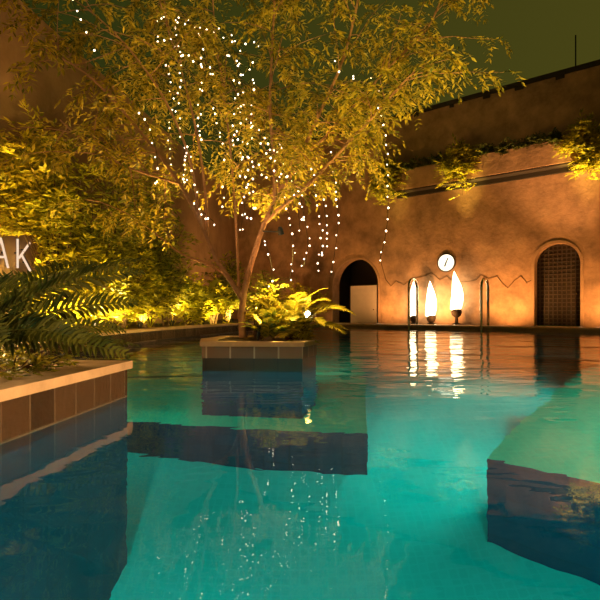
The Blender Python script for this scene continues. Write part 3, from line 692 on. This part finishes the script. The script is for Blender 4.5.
# ------------------------------------------------------------------ handrails
def handrail(px, lab):
    t = (px - 300) / F
    e0 = W(0, 0, EO)
    s = (e0.y * t - e0.x) / (U.x - U.y * t)
    a = W(s, 0, EO + .18); c = W(s, RD, EO - .40); top = CZ + (HY - 278) / F * a.y
    o = empty('handrail', V((c.x, c.y, RD)), lab, 'handrail', 'steel handrails at the pool edge'); b = MB()
    r = .29; pts = [V((a.x, a.y, -.75)), V((a.x, a.y, -.2)), V((a.x, a.y, top - r))]; h = (c - a); h.z = 0; hd = h.length / 2
    for k in range(1, 10):
        th = math.pi * k / 10; pts.append(V((a.x, a.y, 0)) + h * .5 * (1 - math.cos(th)) + V((0, 0, top - r + r * math.sin(th))))
    pts += [V((c.x, c.y, top - r)), V((c.x, c.y, RD))]
    b.tube(pts, .040, 10); b.build('rail', M['steel'], o, smooth=True)
    b = MB(); b.lathe(V((c.x, c.y, RD - .01)), [(.06, 0), (.06, .02), (.03, .035)], 14); b.build('flange', M['steel'], o)
handrail(411.5, 'polished steel handrail loop beside the leftmost flame')
handrail(483.5, 'polished steel handrail loop between the flames and the lattice door')

# ------------------------------------------------------------------ fire bowls
def fire(px, base_y, ball_y, ball_r, tip_y, wpx, lab, bend):
    s = ws(px); off = .36; p = W(s, RD, off); d = p.y; k = d / F
    o = empty('fire_bowl', V((p.x, p.y, RD)), lab, 'fire bowl', 'fire bowls at the foot of the wall')
    zb = CZ + (HY - ball_y) * k; r = ball_r * k
    b = MB(); b.lathe(V((p.x, p.y, zb)), [(r * .35, -r), (r * .8, -r * .62), (r, 0), (r * .85, r * .45), (r * .7, r * .55), (r * .6, r * .4)], 18); b.build('bowl', M['bowl'], o, smooth=True)
    if zb - r > RD + .03:
        b = MB(); b.lathe(V((p.x, p.y, RD - .01)), [(r * .8, 0), (r * .75, .03), (r * .3, .06), (r * .3, zb - r * .9 - RD + .01)], 14); b.build('pedestal', M['bowl'], o)
    else:
        b = MB(); b.lathe(V((p.x, p.y, RD - .01)), [(r * .7, 0), (r * .6, max(.03, zb - r - RD + .05))], 14); b.build('foot', M['bowl'], o)
    zt = CZ + (HY - tip_y) * k; z0 = zb + r * .3; H = zt - z0; w_ = wpx * k * .5; b = MB(); pr = []
    q = V((p.x, p.y, 0)) + N * -.02 - U * r * .35
    for i in range(15):
        t = i / 14; rad = w_ * (math.sin(math.pi * (.28 + .72 * t ** .9)) ** .85 if t < 1 else .02)
        pr.append((q + V((0, 0, z0 + H * t)) + U * (bend * w_ * math.sin(math.pi * 1.4 * t) + r * .25 * t), max(rad, .004)))
    b.tube([a for a, _ in pr], [c for _, c in pr], 12); b.build('flame', M['flame'], o, smooth=True)
fire(418.5, 323, 318.0, 4.5, 281, 10, 'fire bowl with a slim white flame inside the left handrail loop', .05)
fire(435.5, 323, 318.0, 4.8, 281, 11, 'fire bowl with a white flame, the middle one of three', .2)
fire(460.5, 322, 312.0, 5.5, 271, 12, 'tallest fire bowl on a pedestal with the highest white flame', .35)

# ------------------------------------------------------------------ clock, letters, pole
cp = W(ws(446.7), zat(446.7, 262.8), 0); rr = 8.2 * cp.y / F
ck = empty('wall_clock', cp, 'round glowing white clock on the orange wall above the flames', 'clock')
b = MB(); b.lathe(cp - N * .01, [(rr * 1.13, 0), (rr * 1.15, .06), (rr * 1.02, .075), (rr, .05)], 32, N); b.build('rim', M['wood'], ck)
b = MB(); b.lathe(cp + N * .045, [(rr * 1.0, 0), (rr * 1.0, .012)], 32, N); b.build('face', M['clock'], ck)
Z = V((0, 0, 1)); fo = cp + N * .062
def hand(ang, L, wd):
    d = U * math.sin(ang) + Z * math.cos(ang); x = d.cross(N).normalized() * wd; b = MB()
    b.box(fo - x * .5 - d * .03, x, d * (L + .03), N * .008); b.build('hand', M['black'], ck)
hand(math.radians(25), rr * .62, .035); hand(math.radians(200), rr * .5, .045)
b = MB()
for k in range(12):
    a = k * math.pi / 6; d = U * math.sin(a) + Z * math.cos(a); x = d.cross(N).normalized() * .012
    b.box(fo + d * rr * .82 - x * .5, x, d * rr * .1, N * .003)
b.build('hour_marks', M['wood'], ck)

def letter(ch, strokes, lab):
    """Glowing tube letter on the left wall; strokes in wall coordinates (distance along y, z)."""
    first = strokes[0][0]; o = empty('letter_sign', LWp(first[0], first[1], .06), lab, 'letter'); b = MB()
    for a, c in strokes: b.tube([LWp(a[0], a[1], .07), LWp(c[0], c[1], .07)], .019, 8)
    b.build('glowing_tube', M['letter'], o)
    b = MB()
    for a, c in strokes: b.box(LWp((a[0] + c[0]) / 2, (a[1] + c[1]) / 2, -.01), V((0, 0, .02)), LWD * .02, LWN * .07)
    b.build('wall_pin', M['black'], o)
def lw_px(px, py, off=.07):
    t = (px - 300) / F; q = LW0 + LWN * off
    y = (q.x - q.y * LWD.x / LWD.y) / (t - LWD.x / LWD.y); return (y, CZ + (HY - py) / F * y)
letter('A', [(lw_px(-8, 270), lw_px(1, 238)), (lw_px(1, 238), lw_px(8.5, 268)), (lw_px(-4, 257), lw_px(5, 257))], 'glowing letter A on the brown left wall, cut by the picture edge')
letter('K', [(lw_px(18, 239), lw_px(18, 268)), (lw_px(30, 243), lw_px(19.5, 258)), (lw_px(22, 255), lw_px(30.5, 271))], 'glowing letter K on the brown left wall')

pb = W(ws(575), TOP + .13, -.1)
o = empty('antenna_pole', pb, 'thin dark pole standing on top of the right wall', 'pole')
b = MB(); b.tube([pb, pb + V((0, 0, 1.0))], .02, 8); b.build('mast', M['black'], o)
b = MB(); b.lathe(pb, [(.05, 0), (.05, .02), (.02, .03)], 10); b.build('base_plate', M['black'], o)

# ------------------------------------------------------------------ lamps of the place, and lamps added for brightness
def spotlamp(name, p, target, col, power, lab, angle=110, cat='spotlight', group='garden spotlights', lens_r=.05, size=.06, on_lens='lens', kind='SPOT', hh=.10):
    p = V(p); d = (V(target) - p).normalized(); o = empty(name, p, lab, cat, group)
    h = p + V((0, 0, hh))
    b = MB(); b.tube([p - V((0, 0, .03 if on_lens == 'lens' else .19)), p + V((0, 0, hh - .02))], .012, 6); b.build('stake', M['black'], o)
    b = MB(); b.lathe(h - d * .07, [(lens_r * .6, 0), (lens_r * 1.1, .04), (lens_r * 1.15, .12), (lens_r * 1.02, .125), (lens_r, .11)], 14, d); b.build('housing', M['black'], o)
    b = MB(); b.lathe(h + d * .035, [(lens_r, 0), (lens_r * .9, .006)], 14, d); b.build('lens', M[on_lens], o)
    light(kind, 'beam', h + d * .06 + V((0, 0, .12 if kind == 'POINT' else 0)), col, power, o, size, target, angle, 1.0)
bl = 'small black garden spotlight '
for k, (px, d, tx, ty, td, pw, lab) in enumerate([
    (50, 6.5, 10, 150, 8.6, 2.6, 'nearest the near planter, under the yellow tree'), (66, 7.0, 60, 160, 8.8, 1.6, 'second from the near planter'),
    (80, 7.4, 100, 180, 9.4, 1.5, 'third from the near planter'), (112, 8.2, 122, 240, 9.6, 1.2, 'in front of the spotlit leaves'),
    (140, 9.4, 145, 210, 11, 1.4, 'left of the broad leaved plants'), (172, 10.4, 170, 220, 12, 1.3, 'among the broad leaved plants'),
    (203, 12.4, 210, 250, 14.5, 1.6, 'left of the far pool corner'), (232, 14.2, 232, 240, 16, 1.2, 'at the far pool corner'),
    (262, 16.6, 265, 235, 22.0, 1.1, 'behind the island near the archway')]):
    spotlamp('garden_spotlight', bedpt(px, d), P(tx, ty, td), GOLD if px < 250 else AMBER, P_BED * pw * (.8 if k % 2 else 1), bl + lab, 150, size=.15, kind='SPOT')
ip = P(318, 333, 5.2)
spotlamp('tree_spotlight', V((.09, 5.22, IZ + .13)), V((-.3, 4.4, .9)), GOLD, 5, 'bright white spotlight on a stake at the right end of the pool island', 150, lens_r=.04, on_lens='lamp_white')
spotlamp('tree_spotlight', V((.02, 5.5, IZ - .01)), P(285, 120, 5.15), WARM, P_TREE * 1.5, 'small spotlight behind the golden fern on the pool island', 100, lens_r=.045)
spotlamp('tree_spotlight', V((-.63, 5.42, IZ - .01)), P(150, 90, 4.8), WARM, P_TREE * 1.5, 'spotlight at the left end of the pool island lighting the left limb', 115, lens_r=.03)
spotlamp('tree_spotlight', V((-.45, 5.55, IZ - .01)), P(240, 60, 5.4), WARM, P_TREE * 1.0, 'spotlight behind the trunk on the pool island', 120, lens_r=.03)
spotlamp('tree_spotlight', V((-.12, 5.6, IZ - .01)), P(370, 60, 4.8), WARM, P_TREE * 1.2, 'spotlight at the back of the pool island aimed at the right limb', 110, lens_r=.025)
tl = V((-.19, 4.92, 1.34)); o = empty('added_trunk_lamp', tl, 'small black lamp added on the tree trunk to brighten the fern', 'lamp')  # added lamp, only there to brighten the fern
dd_ = (V((-.03, 5.06, .5)) - tl).normalized()
b = MB(); b.tube([V((-.37, 5.02, 1.36)), tl], .008, 6); b.build('clip', M['black'], o)
b = MB(); b.lathe(tl - dd_ * .05, [(.015, 0), (.028, .03), (.03, .08)], 12, dd_); b.build('housing', M['black'], o)
light('SPOT', 'beam', tl + dd_ * .05, GOLD, 230, o, .03, tl + dd_, 100, 1.0)
spotlamp('planter_light', V((-1.95, 3.0, DECK)), V((-1.2, 2.6, .9)), (1, .62, .24), 22, 'small lamp hidden behind the cycad on the near planter', 150, lens_r=.03, kind='POINT')
spotlamp('planter_light', V((-1.75, 1.2, DECK + .0)), V((-1.4, 2.0, .9)), (1, .62, .24), 22, 'small lamp at the near end of the left planter', 150, lens_r=.03, kind='POINT')
# ledge lamps
for px, py, lab in [(467, 192, 'below the middle golden bush'), (588, 172, 'below the right golden bush'), (398, 200, 'below the left golden bush')]:
    s = ws(px); p = W(s, RD - .02, 1.1); o = empty('deck_spotlight', p, 'flush narrow deck spotlight ' + lab, 'spotlight', 'deck spotlights under the ledge')
    b = MB(); b.lathe(p - V((0, 0, .02)), [(.06, 0), (.07, .03), (.055, .035)], 14); b.build('ring', M['steel'], o)
    b = MB(); b.lathe(p + V((0, 0, .012)), [(.05, 0), (.045, .006)], 14); b.build('lens', M['decklens'], o)
    light('SPOT', 'beam', p + V((0, 0, .05)), GOLD, P_LEDGE * (1 if px != 398 else .4), o, .04, W(s, zat(px, py) + .1, LD + .1), 22, .9)
# recessed deck lamps washing the wall
for px, pw, lab in [(392, .8, 'near the dark archway'), (448, 1.0, 'below the clock'), (512, 1.3, 'left of the lattice door'), (604, 1.0, 'right of the lattice door')]:
    s = ws(px); p = W(s, RD - .02, 1.0); o = empty('deck_lamp', p, 'flush round deck lamp washing the wall ' + lab, 'deck lamp', 'deck lamps along the wall')
    b = MB(); b.lathe(p - V((0, 0, .02)), [(.09, 0), (.10, .03), (.08, .035)], 16); b.build('ring', M['steel'], o)
    b = MB(); b.lathe(p + V((0, 0, .012)), [(.075, 0), (.07, .006)], 16); b.build('lens', M['decklens'], o)
    light('SPOT', 'beam', p + V((0, 0, .06)), AMBER, P_WALL * 4 * pw, o, .08, W(s, 1.9, 0), 150, 1.0)
# underwater lamps
def pool_lamp(p, d, power, lab, ang=150):
    p = V(p); d = V(d).normalized(); o = empty('pool_lamp', p, lab, 'pool lamp', 'underwater lamps in the pool walls')
    b = MB(); b.lathe(p + d * .003, [(.15, 0), (.15, .05), (.12, .06)], 20, d); b.build('ring', M['steel'], o)
    b = MB(); b.lathe(p + d * .035, [(.115, 0), (.10, .01)], 20, d); b.build('lens', M['poollens'], o)
    light('SPOT', 'beam', p + d * .12, TEAL, power, o, .12, p + d * 1.0 + V((0, 0, -.25)), ang, 1.0)
pool_lamp((-.8, -.9, -.9), (.1, 1, 0), P_POOL * 14, 'underwater lamp in the near pool wall at left')
pool_lamp((.75, -.9, -.9), (.15, 1, 0), P_POOL * 10, 'underwater lamp in the near pool wall at right')
q = c0 + U * 2.6 + UB * 1.2; pool_lamp((q.x, q.y, -.65), -U, P_POOL * 6.5, 'underwater lamp over the near end of the sunken bench')
q = c0 + U * 2.6 + UB * 3.9; pool_lamp((q.x, q.y, -.65), -U, P_POOL * 2, 'underwater lamp over the far end of the sunken bench')
pool_lamp((-2.1, 3.37, -1.0), (.105, 1, 0), P_POOL * 1.7, 'underwater lamp in the hidden back of the near planter')
pool_lamp((-.40, 5.79, -.9), (.1, 1, 0), P_POOL * 1.5, 'underwater lamp in the hidden back of the island')
q = c0 + UB * .8; pool_lamp((q.x, q.y, -2.05), -U, P_POOL * 3, 'underwater lamp in the hidden side of the sunken bench near its corner', 176)
q = c0 + UB * 2.6; pool_lamp((q.x, q.y, -2.05), -U, P_POOL * 3, 'underwater lamp in the middle of the hidden side of the sunken bench', 174)

# added post lamp, unseen behind the viewpoint, brightens the front of the scene
def added_post_lamp(p, h, power, lab):
    p = V(p); o = empty('added_post_lamp', p, lab, 'lamp post', 'added post lamps behind the viewpoint'); b = MB()
    b.lathe(p - V((0, 0, .02)), [(.11, 0), (.11, .05), (.05, .08), (.035, .3), (.03, h)], 14); b.build('post', M['black'], o)
    b = MB(); b.lathe(p + V((0, 0, h - .02)), [(.06, 0), (.13, .08), (.15, .22), (.11, .36), (.03, .42)], 18); b.build('globe', M['globe'], o, smooth=True)
    b = MB(); b.lathe(p + V((0, 0, h + .40)), [(.10, 0), (.08, .03), (.015, .06)], 14); b.build('cap', M['black'], o)
    light('POINT', 'lamp_light', p + V((.0, .25, h + .2)), (1, .62, .27), power, o, .12)
added_post_lamp((-2.9, -1.2, DECK - .02), 3.0, P_POST * .5, 'added globe post lamp unseen behind the viewpoint at left')
spotlamp('garden_spotlight', V((-4.35, 5.6, DECK - .01)), V((-5.0, 8.4, 5.4)), AMBER, 750, bl + 'added near the letters to brighten the tall left wall', 80)  # added wash for the upper left wall
spotlamp('garden_spotlight', V((2.75, .75, RD - .01)), V((-1.22, 2.45, .15)), (1, .58, .24), 1200, bl + 'added unseen on the right deck edge to brighten the near planter', 42)  # added out of view, lifts the planter's tiled side and coping

spotlamp('garden_spotlight', bedpt(95, 7.9), P(215, 60, 5.0), GOLD, 1950, bl + 'added in the bed to brighten the tree crown', 62)  # added to light the crown more evenly from the left
spotlamp('garden_spotlight', V((3.1, 1.25, RD - .01)), P(350, 40, 5.0), GOLD, 1800, bl + 'added unseen on the right deck edge to brighten the tree crown', 50)  # added out of view, lights the crown from the front right
spotlamp('tree_spotlight', V((-.64, 5.56, IZ - .01)), P(140, 265, 9.5), GOLD, 700, 'spotlight added behind the trunk on the island to brighten the planted bed', 62, lens_r=.025)  # added behind the trunk as frontal light on the bed
spotlamp('planter_light', V((-2.35, 3.1, DECK - .01)), P(50, 190, 8.4), GOLD, 650, 'small lamp added behind the cycad to brighten the golden trees', 60, lens_r=.03)  # added behind the cycad to lift the yellow trees
spotlamp('tree_spotlight', V((-.40, 4.80, IZ - .01)), P(268, 215, 5.05), (1, .48, .16), 330, 'small spotlight added among the island ferns to brighten the main trunk', 42, lens_r=.02)  # added to make the trunk glow orange
spotlamp('deck_spotlight', W(ws(655), RD - .01, EO - .15), W(ws(490), 8.2, 0), (1, .50, .18), 3300, 'black deck spotlight added unseen beyond the lattice door to brighten the upper wall', 44, group=None)  # added out of view, raises the dim upper wall
spotlamp('planter_light', V((-2.55, 3.16, DECK - .01)), P(140, 331, 9.3), (1, .60, .22), 1500, 'small lamp added at the back edge of the near planter to brighten the far coping', 46, lens_r=.03)  # added to lift the dark coping along the bed
spotlamp('planter_light', V((-1.50, 3.08, DECK - .01)), P(262, 228, 5.03), (1, .56, .24), 260, 'small lamp added at the corner of the near planter to brighten the tree trunk', 20, lens_r=.02, hh=.05)  # added narrow beam for the trunk
